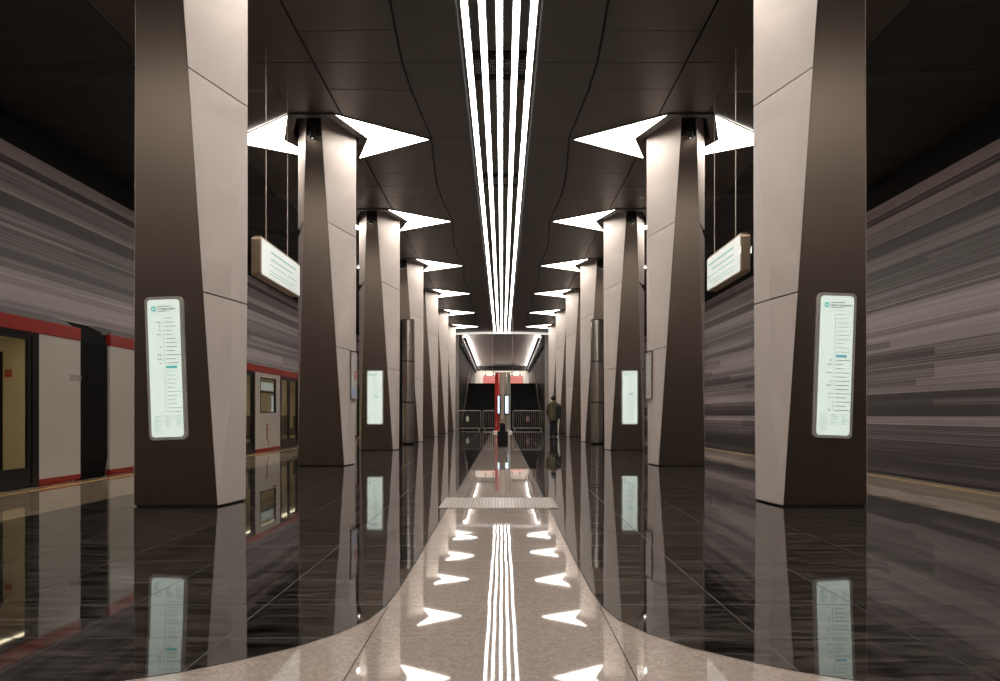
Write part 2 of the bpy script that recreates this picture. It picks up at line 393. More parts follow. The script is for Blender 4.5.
XD0, XD1 = 3.90, 5.58                      # folded ceiling: the outer field dips, the track field rises again
def fold(y):
    d = abs((y - 8.1 + 3.0) % PITCH - 3.0)      # distance from the nearest column line
    return min(1.0, max(0.0, (d - 2.00) / 1.00))
def zc(x, y):
    a = abs(x)
    if a <= XD0: return H
    zv = H - 0.08 - 0.15*fold(y)                # low points half way between the columns
    if a <= XD1: return H + (zv - H)*(a-XD0)/(XD1-XD0)
    return zv + (6.68 - zv)*(a-XD1)/(XW-XD1)
def ztop(x, y): return zc(x, y) + 0.02
XG = 2.985
def add_bay(mb, mbt, s, yc, ylo, yhi):
    f = lambda P, g, b: b.poly(inset([(s*x, y) for x, y in P], g), zc, ztop)
    # central field with its zigzag edge, two lengths
    zz = [(1.56, yc-3), (1.535, yc-2), (1.40, yc), (1.515, yc+1.87), (1.56, yc+3)]
    f([(0.60, yc-3)] + [zz[0], zz[1], zz[2]] + [(0.60, yc)], .008, mb)
    f([(0.60, yc), zz[2], zz[3], zz[4], (0.60, yc+3)], .008, mb)
    xj0, xj1 = 1.54, 1.525
    f([(1.56+.02, yc-3), (XG, yc-3), (XG, yc-2.1), (xj0+.02, yc-2.05)], .007, mb)
    f([(xj0+.02, yc-2.05), (XG, yc-2.1), (XG, yc), (1.42, yc)], .007, mb)
    f([(1.42, yc), (XG, yc), (XG, yc+2.1), (xj1+.02, yc+2.05)], .007, mb)
    f([(xj1+.02, yc+2.05), (XG, yc+2.1), (XG, yc+3), (1.58, yc+3)], .007, mb)
    f([(XG+.015, yc-3), (XD0, yc-3), (XD0, yc), (XG+.015, yc)], .009, mb)
    f([(XG+.015, yc), (XD0, yc), (XD0, yc+3), (XG+.015, yc+3)], .009, mb)
    f([(XD0, yc-3), (XD1, yc-3), (XD0, yc-2.00)], .004, mb); f([(XD1, yc-3), (XD1, yc-2.00), (XD0, yc-2.00)], .004, mb)
    f([(XD0, yc-2.00), (XD1, yc-2.00), (XD1, yc+2.00), (XD0, yc+2.00)], .004, mb)
    f([(XD0, yc+2.00), (XD1, yc+2.00), (XD1, yc+3)], .004, mb); f([(XD0, yc+2.00), (XD1, yc+3), (XD0, yc+3)], .004, mb)
    ym = yc + 3
    xs0, xs1 = XD1 + .004, XW - .02
    g = lambda *P: f([(xs0 if i else xs1, ym+y) for i, y in P], .006, mbt)
    g((1, -.4), (0, -2.2), (0, -.95)); g((1, -.4), (0, -.95), (0, .2))
    g((1, -.4), (0, .2), (0, 1.45), (1, 1.0), (1, 0))
    g((1, 1.0), (0, 1.45), (0, 1.9), (1, 2.2))
    g((1, 2.2), (0, 1.9), (0, 3.8), (1, 5.6), (1, 5.0))
mb, mbt = MB(), MB()
for k in range(-3, 7):
    yc = 8.1 + PITCH*k
    for s in (-1, 1): add_bay(mb, mbt, s, yc, yc-3, yc+3)
ceil = structure(mb.build('ceiling', 'ceiling'))
structure(mbt.build('ceiling_over_tracks', 'ceil_track'))
mb = MB()                                   # openings for the columns
for k in range(-3, 7):
    for sx in (-1, 1): mb.poly([(sx*x + DX[sx], 8.1 + PITCH*k + y) for x, y in inset([(3.99, -1.15), (3.13, -1.15), (2.72, 0), (3.13, 1.12), (3.99, 1.12), (4.40, 0)], .02)], H-.6, H+.3)
cut = mb.build('opening_cutter', 'core')
bo = ceil.modifiers.new('openings', 'BOOLEAN'); bo.operation = 'DIFFERENCE'; bo.object = cut; bo.solver = 'EXACT'
dg = bpy.context.evaluated_depsgraph_get(); me2 = bpy.data.meshes.new_from_object(ceil.evaluated_get(dg))
ceil.modifiers.clear(); ceil.data = me2; me2.name = 'ceiling'; bpy.data.objects.remove(cut)
mb = MB(); mb.box(-XW-.3, XW+.3, YBACK-6, YEND+.3, 7.0, 7.2)
structure(mb.build('ceiling_void', 'ceil_dark'))

# five long strips and the dark channel plates between them
names = ['leftmost', 'second from the left', 'middle', 'second from the right', 'rightmost']
for i in range(5):
    x = (i - 2) * 0.24
    r = empty('strip_light', (x, 20.2, H - 0.015))
    tag(r, 'long white ceiling strip light, %s of the five running down the hall' % names[i], 'strip light', 'five strip lights along the middle of the ceiling')
    mb = MB(); n = 9; y0 = YBACK+.2
    edges = [y0, 5.4, 11.4, 17.4, 23.4, 29.4, 35.4, 41.4, 47.0]
    for a, b in zip(edges, edges[1:]): mb.box(-.046, .046, a-20.2+.006, b-20.2-.006, -.02, .03)
    mb.build('diffuser', 'strip', r)
    mb = MB()
    for q in (-1, 1): mb.box(q*.051-.004, q*.051+.004, y0-20.2, 47.0-20.2, -.024, .03)
    mb.build('side_rail', 'ceiling', r)
mb = MB()
for i in range(4):
    x = (i - 1.5) * 0.24; mb.box(x-.058, x+.058, YBACK, 47.0, H+.004, H+.02)
for q in (-1, 1): mb.box(q*.562-.016, q*.562+.016, YBACK, 47.0, H+.004, H+.02)
structure(mb.build('ceiling_channel', 'ceiling'))
for k, (ya, where) in enumerate(((10.75, 'nearest row'), (16.2, 'second row'))):
    for i, nm in enumerate(('first gap from the left', 'second gap from the left', 'third gap from the left', 'last gap on the right')):
        x = (i - 1.5) * 0.24
        r = empty('ceiling_grille', (x, ya + .45, H))
        tag(r, 'black ventilation grille between strip lights, %s, %s' % (where, nm), 'grille', 'grilles between the ceiling strips')
        mb = MB(); mb.box(-.060, .060, -.45, .45, -.016, .004); mb.build('plate', 'black', r)
        mb = MB()
        for q in (-1, 0, 1): mb.box(q*.034-.004, q*.034+.004, -.22, .22, -.02, -.012)
        for q in range(-2, 3): mb.box(-.04, .04, q*.105-.004, q*.105+.004, -.02, -.012)
        mb.build('grid', 'case', r)

# arrow lights -------------------------------------------------------------
inner = [(3.13, -1.15), (1.43, 0.06), (3.13, 1.12), (2.72, 0.0)]
outer = [(3.98, -1.15), (5.50, -0.10), (3.98, 1.12), (4.40, 0.0)]
def make_arrow(pts, s):
    r = empty('arrow_ceiling_light')
    P = [(s*x, y) for x, y in pts]
    mb = MB(); mb.poly(inset(P, 0.018), lambda x, y: zc(x, y)-.016, lambda x, y: zc(x, y)-.002); mb.build('diffuser', 'arrow', r)
    mb = MB(); A, B = P, inset(P, 0.018)
    if sum(A[i][0]*A[(i+1)%4][1] - A[(i+1)%4][0]*A[i][1] for i in range(4)) < 0: A = A[::-1]
    for i in range(4):
        j = (i+1) % 4; q = [A[i], A[j], B[j], B[i]]
        mb.poly(q, lambda x, y: zc(x, y)-.022, lambda x, y: zc(x, y)-.001)
    mb.build('frame', 'frame', r)
    return r
ORD = ['nearest', 'second', 'third', 'fourth', 'fifth', 'sixth', 'farthest']
protos = {}
for s, sn in ((-1, 'left'), (1, 'right')):
    for kind, pts in (('inner', inner), ('outer', outer)):
        for k in range(-2, 7):
            if (s, kind) not in protos: r = protos[(s, kind)] = make_arrow(pts, s)
            else: r = copy_tree(protos[(s, kind)])
            r.location = (DX[s], 8.1 + PITCH*k, 0)
            side = 'pointing inward' if kind == 'inner' else 'pointing trackward'
            where = 'from the %s column on the %s' % (ORD[k], sn) if k >= 0 else 'on the %s, just outside the frame, %s' % (sn, 'nearer' if k == -1 else 'farther')
            tag(r, 'arrow-shaped ceiling light %s %s' % (side, where), 'ceiling light', 'arrow lights around the columns')

# ------------------------------------------------------------------ columns (built for the left row, mirrored for the right)
XO = -4.13; XR = -2.947; Q = 0.60
def d_in(z): return -3.05 + (-3.50 + 3.05) * z / H
def d_out(z, top): return -3.965 + (top + 3.965) * z / H
def inner_loop(zD, zR, g=0.0):
    def ridge(z): return XR
    z = zR
    if z >= 4.35: qc, xc = -0.02, XR - 0.005
    else:
        t = min(1.0, (4.35 - z) / 1.67)
        qc = -0.02 - 0.33*t; xc = XR - 0.005 - 0.052*t
    r = -2.972 + 0.025*min(1, zR/3.0); db = min(d_in(zD), -3.26)
    return [(d_in(zD), -Q, zD), (min(xc, r-.003) if qc > -.3 else xc, qc, zR), (r, 0, zR), ((r+db)/2, Q/2, zR), (db, Q, zD), (db+.003, Q-.10, zD), (d_in(zD)+.003, -Q+.10, zD)]
def outer_loop(zD, zR, top):
    return [(d_out(zD, top), Q, zD), (XO, 0, zR), (d_out(zD, top), -Q, zD), (d_out(zD, top)-.004, -Q+.10, zD), (d_out(zD, top)-.004, Q-.10, zD)]
def make_column(s, top):
    r = empty('column')
    mir = lambda rows: [[(p[0] if s < 0 else -p[0], p[1], p[2]) for p in row] for row in rows]
    g = 0.010
    lo, hi = 0.02, 6.98
    mk = lambda rows, name, m, **k: MB().rows(mir(rows)).build(name, m, r, **k)
    mk([inner_loop(.02, .02), inner_loop(1.2, 1.2), inner_loop(2.33, 2.29)], 'cladding_panel', 'clad')
    mk([inner_loop(2.345, 2.305), inner_loop(2.68, 2.68), inner_loop(3.5, 3.5), inner_loop(4.40, 4.35), inner_loop(4.775, 4.61)], 'cladding_panel', 'clad')
    mk([inner_loop(4.79, 4.625), inner_loop(5.6, 5.6), inner_loop(hi, hi)], 'cladding_panel', 'clad')
    for a, b, c, d in ((.02, .02, 2.33, 2.29), (2.345, 2.305, 4.775, 4.61), (4.79, 4.625, hi, hi)):
        mk([outer_loop(a, a, top), outer_loop(c, d, top)], 'cladding_panel', 'clad')
    def slab(z, q0, q1): i = d_in(z)-g if q0 < 0 else min(d_in(z), -3.26)-g; return [(d_out(z, top)+.001, q0, z), (i, q0, z), (i, q1, z), (d_out(z, top)+.001, q1, z)]
    for q in (-1, 1):
        f = (lambda z: slab(z, -Q+.012, -Q+.10)) if q < 0 else (lambda z: slab(z, Q-.10, Q-.012))
        mk([f(.02), f(H-.20)], 'steel_panel', 'bronze')
        f2 = (lambda z: slab(z, -Q+.05, -Q+.10)) if q < 0 else (lambda z: slab(z, Q-.10, Q-.05))
        mk([f2(H-.20), f2(hi)], 'head_shade', 'core')  # steel head in dark core colour, painting the shade under the ceiling lip
    core = lambda z: [(d_out(z, top)+.03, -Q+.11, z), (d_in(z)-.03, -Q+.11, z), (XR-.11, 0, z), (min(d_in(z), -3.26)-.03, Q-.11, z), (d_out(z, top)+.03, Q-.11, z), (XO+.06, 0, z)]
    mk([core(.015 + (hi-.03)*k/14) for k in range(15)], 'core', 'core')
    pl = [(-3.945, -.575), (-3.065, -.575), (XR-.05, 0), (-3.28, .575), (-3.945, .575), (XO+.02, 0)]
    mk([[(x, y, z) for x, y in pl] for z in (0, .022)], 'plinth', 'core')
    cp = [(-3.99, -1.15), (-3.13, -1.15), (-2.72, 0), (-3.13, 1.12), (-3.99, 1.12), (-4.40, 0)]
    ci = inset(cp, .15); co = inset(cp, 0.0); n = len(co); mb = MB()      # a lip round the opening the column passes through
    vs_ = [((x if s < 0 else -x), y, z) for ring, z in ((co, H-.03), (co, H+.12), (ci, H+.12), (ci, H-.03)) for x, y in ring]
    mb.add(vs_, [(k*n+i, k*n+(i+1)%n, ((k+1)%4)*n+(i+1)%n, ((k+1)%4)*n+i) for k in range(4) for i in range(n)])
    mb.build('capital', 'capital', r)
    return r
SIDE_NOTE = {(-1, 0): 'with a tall tilted lit map, on the left', (1, 0): 'with a tall tilted lit map, on the right',
             (-1, 1): 'with a framed notice on its side, on the left', (1, 1): 'with a framed notice on its side, on the right',
             (-1, 2): 'with an upright lit map, on the left', (1, 2): 'with an upright lit map, on the right',
             (-1, 3): 'behind the steel pillar on the left', (1, 3): 'behind the steel pillar on the right'}
for s, sn in ((-1, 'left'), (1, 'right')):
    near = make_column(s, -3.945); std = None
    for k in range(-1, 7):
        if k == 0: r = near
        elif std is None: r = std = make_column(s, -3.80)
        else: r = copy_tree(std)
        r.location = (DX[s], 8.1 + PITCH*k, 0)
        if k == -1: lab = 'faceted pale and bronze column just beyond the frame on the %s' % sn
        elif (s, k) in SIDE_NOTE: lab = '%s faceted pale and bronze column %s' % (ORD[k], SIDE_NOTE[(s, k)])
        else: lab = '%s faceted pale and bronze column from the camera in the %s row' % (ORD[k], sn)
        tag(r, lab, 'column', 'columns along the platform')
# small spotlights at the head of the columns
for s, sn in ((-1, 'left'), (1, 'right')):
    for k in (1, 2, 3):
        x = s*3.655 + DX[s]; y = 8.1 + PITCH*k - Q
        r = empty('spotlight', (x, y, 6.42))
        where = 'the %s column on the %s' % (ORD[k], sn)
        tag(r, 'small black spotlight at the head of ' + where, 'spotlight', 'spotlights at the column heads')
        mb = MB(); mb.rows([[(.055*math.cos(a*.5236), -.075+.055*math.sin(a*.5236), z) for a in range(12)] for z in (-.03, .07)])
        mb.box(-.03, .03, -.04, .03, .0, .05); mb.build('housing', 'black', r)
        mb = MB(); mb.rows([[(0.022*math.cos(a*.5236), -.075+0.022*math.sin(a*.5236), z) for a in range(12)] for z in (-.034, -.029)]); mb.build('lens', 'lens', r)

# ------------------------------------------------------------------ lit maps on the columns
def seg(mb, x0, x1, z0, z1, y=-0.0475): mb.box(x0, x1, y, y+.0015, z0, z1)
def make_map(name, x, y, z, w_, h_, tilt, title, here, hi_mat):
    r = empty('map_lightbox', (x, y, z), (0, tilt, 0))
    R = rrect(w_, h_, .055)
    mb = MB(); mb.rows([[(p[0], -.044, p[1]) for p in R], [(p[0], .0, p[1]) for p in R]])
    mb.build('case', 'case', r, bevel=.006)
    R2 = rrect(w_-.068, h_-.068, .036)
    mb = MB(); mb.rows([[(p[0], -.0465, p[1]) for p in R2], [(p[0], -.040, p[1]) for p in R2]])
    face = mb.build('lit_face', 'map', r)
    W, Hh = w_-.068, h_-.068; T = Hh/2; L0 = -W/2
    mb = MB(); seg(mb, L0+.11, L0+.26, T-.075, T-.067); seg(mb, L0+.11, L0+.24, T-.128, T-.121)
    if not here: pass
    mb.build('small_print', 'print_dark', face)
    text_mesh('title_lettering', title, .029 if len(title) > 10 else .033, 'ink', face, (L0+.108, -.0475, T-.10), (math.radians(90), 0, 0))
    mb = MB()
    for k in range(20):
        a, b = k*math.tau/20, (k+1)*math.tau/20
        c = lambda a, rr: (L0+.068+rr*math.cos(a), -.0478, T-.098+rr*math.sin(a))
        mb.add([c(a, .030), c(b, .030), c(b, .017), c(a, .017)], [(0, 1, 2, 3)])
    seg(mb, L0+.062, L0+.074, T-.115, T-.081)
    mb.build('round_emblem', 'print_teal', face)
    rnd = random.Random(title)
    xl = L0 + .165; top, bot = T-.20, -T+.27
    mb = MB(); seg(mb, L0+.02, -L0-.02, T-.158, T-.155); seg(mb, xl-.002, xl+.002, bot, top)
    grey = MB(); dark = MB(); red = MB(); n = 24
    for k in range(n):
        zz = top - (top-bot)*k/(n-1)
        active = (k < 13) if here == 12 else (k >= 10)
        ln = rnd.uniform(.07, .17)
        if k == here: continue
        seg(dark if active else grey, xl+.02, xl+.02+ln, zz-.0035, zz+.0035)
        seg(dark if active else grey, xl-.012, xl, zz-.002, zz+.002)
        if active and rnd.random() < .55:
            for q in range(rnd.randint(1, 2)): seg(red if rnd.random() < .4 else dark, xl-.045-q*.025, xl-.031-q*.025, zz-.007, zz+.007)
    for c in range(3):
        for k in range(9 if c == 0 else 6):
            zz = -T+.225-k*.021
            seg(grey, L0+.035+c*.115, L0+.035+c*.115+rnd.uniform(.04, .085), zz-.003, zz+.003)
    pr = MB(); cuts = []
    for m_, mt in ((mb, 'print_grey'), (grey, 'print_grey'), (dark, 'print_dark'), (red, 'print_red')):
        pr.add(m_.v, m_.f); cuts.append((len(pr.f), mt))
    po = pr.build('printed_diagram', 'print_grey', face)
    po.data.materials.append(M['print_dark']); po.data.materials.append(M['print_red'])
    for i, p in enumerate(po.data.polygons): p.material_index = 0 if i < cuts[1][0] else 1 if i < cuts[2][0] else 2
    zz = top - (top-bot)*here/(n-1)
    mb = MB(); seg(mb, xl+.015, xl+.135, zz-.014, zz+.014, -.048); mb.build('current_stop', hi_mat, face)
    return r
yf = 7.5 + .012
NEK, NIZ = '\u041d\u0435\u043a\u0440\u0430\u0441\u043e\u0432\u043a\u0430', '\u041d\u0438\u0436\u0435\u0433\u043e\u0440\u043e\u0434\u0441\u043a\u0430\u044f'
r = make_map('a', -3.602, yf, 1.505, .415, 1.555, -math.radians(2.0), NEK, 12, 'print_teal')
tag(r, 'tall tilted lit line map on the nearest column at the left', 'map', 'lit line maps on the columns')
r = make_map('b', 3.645, yf, 1.535, .425, 1.575, math.radians(2.0), NIZ, 10, 'print_blue')
tag(r, 'tall tilted lit line map on the nearest column at the right', 'map', 'lit line maps on the columns')
r = make_map('c', -3.555, yf+12, 1.495, .48, 1.55, 0.0, NEK, 12, 'print_teal')
tag(r, 'bright upright lit map on the third column at the left', 'map', 'lit line maps on the columns')
r = make_map('d', 3.640, yf+12, 1.495, .48, 1.55, 0.0, NIZ, 10, 'print_blue')
tag(r, 'bright upright lit map on the third column at the right', 'map', 'lit line maps on the columns')

# framed notices on the inner flank of the second columns
for s, sn in ((-1, 'left'), (1, 'right')):
    p0, p1 = Vector((s*3.004, -.35, 0)), Vector((s*2.947, 0, 0)); mid = (p0+p1)/2; d = (p1-p0).normalized()
    ang = math.atan2(d.y, d.x)
    nrm = Vector((-s*d.y, s*d.x, 0)); nrm = nrm if nrm.x*s < 0 else -nrm
    r = empty('notice_frame', (mid.x+nrm.x*.002+DX[s], 14.1+mid.y+nrm.y*.002, 1.80), (0, 0, math.atan2(nrm.y, nrm.x) + math.pi/2))
    tag(r, 'narrow framed notice on the flank of the second column at the %s' % sn, 'notice', 'framed notices on the second columns')
    mb = MB(); mb.box(-.165, .165, -.018, 0, -.475, .475); mb.build('sheet', 'poster', r)
    mb = MB()
    mb.box(-.172, .172, -.032, 0, .468, .482); mb.box(-.172, .172, -.032, 0, -.482, -.468); mb.box(-.175, -.160, -.030, 0, -.482, .482); mb.box(.160, .175, -.030, 0, -.482, .482)
    mb.build('frame', 'steel', r)
    if s < 0:
        mb = MB(); mb.box(-.150, .150, -.021, -.018, -.44, -.24); mb.build('blue_block', 'poster_blue', r)
        mb = MB(); mb.box(.04, .11, -.022, -.018, -.10, .10); mb.build('red_text_block', 'print_red', r)
    mb = MB()
    for k in range(14): mb.box(-.12, -.12+random.Random(k+s).uniform(.1, .22), -.020, -.018, .38-k*.045, .388-k*.045)
    mb.build('printed_lines', 'print_grey', r)

# ------------------------------------------------------------------ hanging signs
def make_sign(s, sn, dz):
    y0, y1, z0, z1 = 10.3, (12.28 if s < 0 else 12.0), 3.09+dz, 3.67+dz
    xf = s*(3.56 if s < 0 else 3.60); t = .15
    cy, cz = (y0+y1)/2, (z0+z1)/2
    r = empty('hanging_sign', (xf + s*t/2, cy, cz))
    R = rrect(y1-y0, z1-z0, .05)
    mb = MB(); mb.rows([[(-t/2, p[0], p[1]) for p in R], [(t/2, p[0], p[1]) for p in R]]); mb.build('case', 'sign_case', r, bevel=.012)
    R2 = rrect(y1-y0-.05, z1-z0-.05, .035)
    for q, nm in ((-1, 'a'), (1, 'b')):
        xx = q*(t/2)
        mb = MB(); mb.rows([[(xx+q*.004, p[0], p[1]) for p in R2], [(xx-q*.003, p[0], p[1]) for p in R2]])
        f = mb.build('lit_face', 'sign', r)
        mb = MB(); x1, x2 = sorted((xx+q*.004, xx+q*.006))
        for a, b, c, d in ((-.55, .75, .13, .17), (-.55, .55, .03, .06), (-.62, .2, -.06, -.04), (.3, .8, -.06, -.04), (-.62, .7, -.15, -.135), (-.62, .5, -.20, -.185)):
            mb.box(x1, x2, a, b, c, d)
        mb.build('printed_lines', 'print_grey', f)
        mb = MB(); mb.add([(xx+q*.006, -.88, .10), (xx+q*.006, -.88, -.02), (xx+q*.006, -.74, .02)], [(0, 1, 2)])
        mb.build('arrow_mark', 'sign_mark', f)
    mb = MB(); mb.box(-.05, .05, -(y1-y0)/2+.05, (y1-y0)/2-.05, (z1-z0)/2, (z1-z0)/2+.02); mb.build('top_rail', 'sign_case', r)
    for yy in (10.62, 11.68):
        mb = MB(); mb.tube([(-s*.04, yy-cy, (z1-z0)/2), (-s*.04, yy-cy, H-cz-.02)], .0085, 8); mb.build('suspension_cable', 'cable', r)
    tag(r, 'lit direction sign hanging on two cables, on the %s above the platform' % sn, 'sign', 'hanging direction signs')
make_sign(-1, 'left', 0.0)
make_sign(1, 'right', 0.045)

# ------------------------------------------------------------------ tall steel pillars before the fourth columns
for s, sn in ((-1, 'left'), (1, 'right')):
    r = empty('steel_pillar', (-3.21 if s < 0 else 3.31, 23.75, 0))
    tag(r, 'tall rounded stainless steel pillar in three segments before the fourth column at the %s' % sn, 'pillar', 'stainless pillars')
    n = 20; zz = [.04, 1.43, 2.84, 4.26]
    for a, b in zip(zz, zz[1:]):
        loop = [(.222*math.cos(math.pi*1.05*k/n - math.pi*1.025), .24*math.sin(math.pi*1.05*k/n - math.pi*1.025)) for k in range(n+1)]
        mb = MB(); mb.rows([[(x, y, z) for x, y in loop] for z in (a+.016, b-.016)]); mb.build('steel_segment', 'steel', r)
    mb = MB(); mb.box(-.21, .21, -.05, .20, 0, 4.29); mb.box(.18 if s > 0 else -.30, .30 if s > 0 else -.18, -.10, .20, 0, 4.27)
    mb.tube([(0, 0, 0), (0, 0, 4.2)], .207, 24); mb.build('black_back', 'black', r)

# ------------------------------------------------------------------ train on the left track
XT = -6.50
train = empty('metro_train', (XT, 11.5, 0))
tag(train, 'white and red metro train with black doors standing at the left platform edge', 'train')
CAR = 19.5; GAP = 0.80; doors = [1.9 + 3.925*k for k in range(5)]; HW = 0.95
def part(mb, name, m, y, parent=None, **k):
    o = mb.build(name, m, parent or train, **k)
    return o
def car(y0, first=0, ylast=None):
    """one car; local y measured from the train's root (world 11.5)"""
    T = lambda b, dy: b
    ys = [0.0]
    for d in doors: ys += [d-HW, d+HW]
    ys.append(CAR)
    for i in range(0, len(ys), 2):
        a, b = y0+ys[i], y0+ys[i+1]
        if b < first: continue
        mb = MB(); win = 0 < i < len(ys)-2
        if win:
            wa, wb, wz0, wz1 = a+.36, b-.36, 1.06, 2.03
            for p in ((a, wa, .09, 2.15), (wb, b, .09, 2.15), (wa, wb, .09, wz0), (wa, wb, wz1, 2.15)): mb.box(-.06, 0, *p)
        else: mb.box(-.06, 0, a, b, .09, 2.15)
        p = mb.build('side_panel', 'train_white', train)
        mb = MB(); mb.box(-.06, .003, a, b, 0.0, .09); mb.build('red_skirt', 'train_red', p)
        if win:
            mb = MB(); mb.box(-.035, -.025, wa, wb, wz0, wz1); mb.build('window_pane', 'glass', p)
            mb = MB()
            for q in ((wa, wa+.035, wz0, wz1), (wb-.035, wb, wz0, wz1), (wa, wb, wz0, wz0+.03), (wa, wb, wz1-.03, wz1), (wa, wb, wz1-.42, wz1-.37)): mb.box(-.05, .004, *q)
            mb.build('window_frame', 'black_gloss', p)
            mb = MB(); mb.box(-.075, -.055, wa+.08, wb-.08, wz1-.34, wz1-.12); mb.build('information_screen', 'screen_train', p)
            # stylised red figure painted under the window
            if i == 4 and y0 == 0:
                c = (wa+wb)/2 - .10
                mb = MB()
                for k in range(12):
                    t0, t1 = k*math.tau/12, (k+1)*math.tau/12
                    mb.add([(.002, c+.09*math.cos(t0), .66+.12*math.sin(t0)), (.002, c+.09*math.cos(t1), .66+.12*math.sin(t1)), (.002, c+.045*math.cos(t1), .66+.07*math.sin(t1)), (.002, c+.045*math.cos(t0), .66+.07*math.sin(t0))], [(0, 1, 2, 3)])
                mb.add([(.002, c-.07, .56), (.002, c-.01, .56), (.002, c+.17, .14), (.002, c+.12, .14)], [(0, 1, 2, 3)])
                mb.add([(.002, c-.02, .56), (.002, c+.05, .56), (.002, c-.07, .32), (.002, c-.12, .32)], [(0, 1, 2, 3)])
                mb.build('painted_mark', 'train_red', p)
    for d in doors:
        a, b = y0+d-HW, y0+d+HW
        if b < first: continue
        mb = MB()
        for q in ((a, a+.13, 0, 2.15), (b-.13, b, 0, 2.15), (a+.13, b-.13, 0, .05), (a+.13, b-.13, 2.10, 2.15)): mb.box(-.08, -.004, *q)
        fr = mb.build('door_frame', 'black_gloss', train)
        for (la, lb) in ((a+.13, (a+b)/2-.004), ((a+b)/2+.004, b-.13)):
            ga, gb, gz0, gz1 = la+.07, lb-.07, .27, 2.04
            mb = MB()
            for q in ((la, ga, .05, 2.10), (gb, lb, .05, 2.10), (ga, gb, .05, gz0), (ga, gb, gz1, 2.10)): mb.box(-.065, -.02, *q)
            lf = mb.build('door_leaf', 'black_gloss', train)
            mb = MB(); mb.box(-.05, -.038, ga, gb, gz0, gz1); mb.build('door_glass', 'glass', lf)
            mb = MB(); cc = .06    # black corners of the pane
            for (yy, sy) in ((ga, 1), (gb, -1)):
                for (zz, sz) in ((gz0, 1), (gz1, -1)):
                    mb.add([(-.036, yy, zz), (-.036, yy+sy*cc, zz), (-.036, yy+sy*cc*.3, zz+sz*cc*.3), (-.036, yy, zz+sz*cc)], [(0, 1, 2, 3)])
            mb.build('pane_corners', 'black_gloss', lf)
    ya, yb = max(y0, first), y0+CAR
    mb = MB(); mb.box(-.07, .012, ya, yb, 2.15, 2.345); mb.build('red_cornice', 'train_red', train, bevel=.008)
    prof = [(.012, 2.345), (-.10, 2.43), (-.32, 2.50), (-.70, 2.55), (-1.25, 2.565), (-1.80, 2.53), (-2.20, 2.42), (-2.36, 2.30), (-2.36, 2.25), (-1.25, 2.36), (-.10, 2.33)]
    e = .22
    mb = MB(); mb.rows([[(x, ya, z - (.10 if z > 2.4 else 0)) for x, z in prof], [(x, ya+e, z) for x, z in prof], [(x, yb-e, z) for x, z in prof], [(x, yb, z - (.10 if z > 2.4 else 0)) for x, z in prof]])
    mb.build('roof', 'train_roof', train)
    mb = MB(); mb.box(-2.36, -2.30, ya, yb, 0, 2.30); mb.box(-2.30, -.08, ya, yb, -.06, 0.0); mb.box(-2.30, -.08, ya, yb, 2.16, 2.22)
    for yy in (ya+.02, yb-.10):
        mb.box(-1.13, -.08, yy, yy+.06, 0, 2.16); mb.box(-2.30, -1.90, yy, yy+.06, 0, 2.16); mb.box(-1.90, -1.13, yy, yy+.06, 1.98, 2.16)
    it = mb.build('interior', 'train_in', train)
    mb = MB(); mb.box(-.36, -.20, ya+.3, yb-.4, 2.13, 2.158); mb.build('ceiling_lamp', 'train_lamp', it)
    mb = MB()
    for i, (d, d2) in enumerate(zip(doors, doors[1:])):
        if y0+d+HW > first: mb.box(-.60, -.14, y0+d+HW+.08, y0+d2-HW-.08, .35, .48); mb.box(-.22, -.12, y0+d+HW+.08, y0+d2-HW-.08, .48, .98)
        if y0+d+HW > first: mb.box(-2.28, -1.82, y0+d+HW+.08, y0+d2-HW-.08, .35, .48); mb.box(-2.28, -2.2, y0+d+HW+.08, y0+d2-HW-.08, .48, .98)
    mb.build('seats', 'seat', it)
    mb = MB()
    mb.box(-1.10, -.99, yb-.106, yb-.10, 1.58, 1.70)
    mb.build('red_sticker', 'print_red', it)
    mb = MB(); mb.box(-2.3, -.1, ya+.3, yb-.3, -.95, -.07); mb.build('underframe', 'black', train)
def bellows(y):
    mb = MB(); n = 9
    for k in range(n):
        a = y + GAP*k/n; b = y + GAP*(k+1)/n; m_ = (a+b)/2
        def loop(yy, d): return [(-.10+d, yy, .0), (-.05+d, yy, .3), (-.05+d, yy, 2.12+d), (-.16+d, yy, 2.34+d), (-.42+d, yy, 2.46+d), (-2.0-d, yy, 2.46+d), (-2.3-d, yy, 2.2), (-2.3-d, yy, 0)]
        mb.rows([loop(a, 0), loop(m_, .035), loop(b, 0)])
    mb.build('gangway_bellows', 'rubber', train)
car(-(CAR+GAP), first=-9.0)
car(0.0)
car(CAR+GAP, first=0)
bellows(-GAP); bellows(CAR)
for yy, t in ((-1.18, '30707'),):
    text_mesh('car_number', t, .13, 'paint_number', train, (.0015, yy+.10, 1.56), (math.radians(90), 0, math.radians(90)))

# ------------------------------------------------------------------ end of the hall: opening, stairs, landing
OW = 2.95
mb = MB()
for s in (-1, 1): mb.box(min(s*OW, s*4.6), max(s*OW, s*4.6), YEND+.02, YEND+.3, 0, H+.3)
mb.box(-OW, OW, YEND+.02, YEND+.3, H-.06, 7.2)
structure(mb.build('wall_end', 'end_wall'))
mb = MB()
for s in (-1, 1): mb.box(min(s*4.6, s*(XW+.3)), max(s*4.6, s*(XW+.3)), YEND+.02, YEND+.3, -1.5, 7.2)
structure(mb.build('wall_end_tracks', 'ceil_dark'))
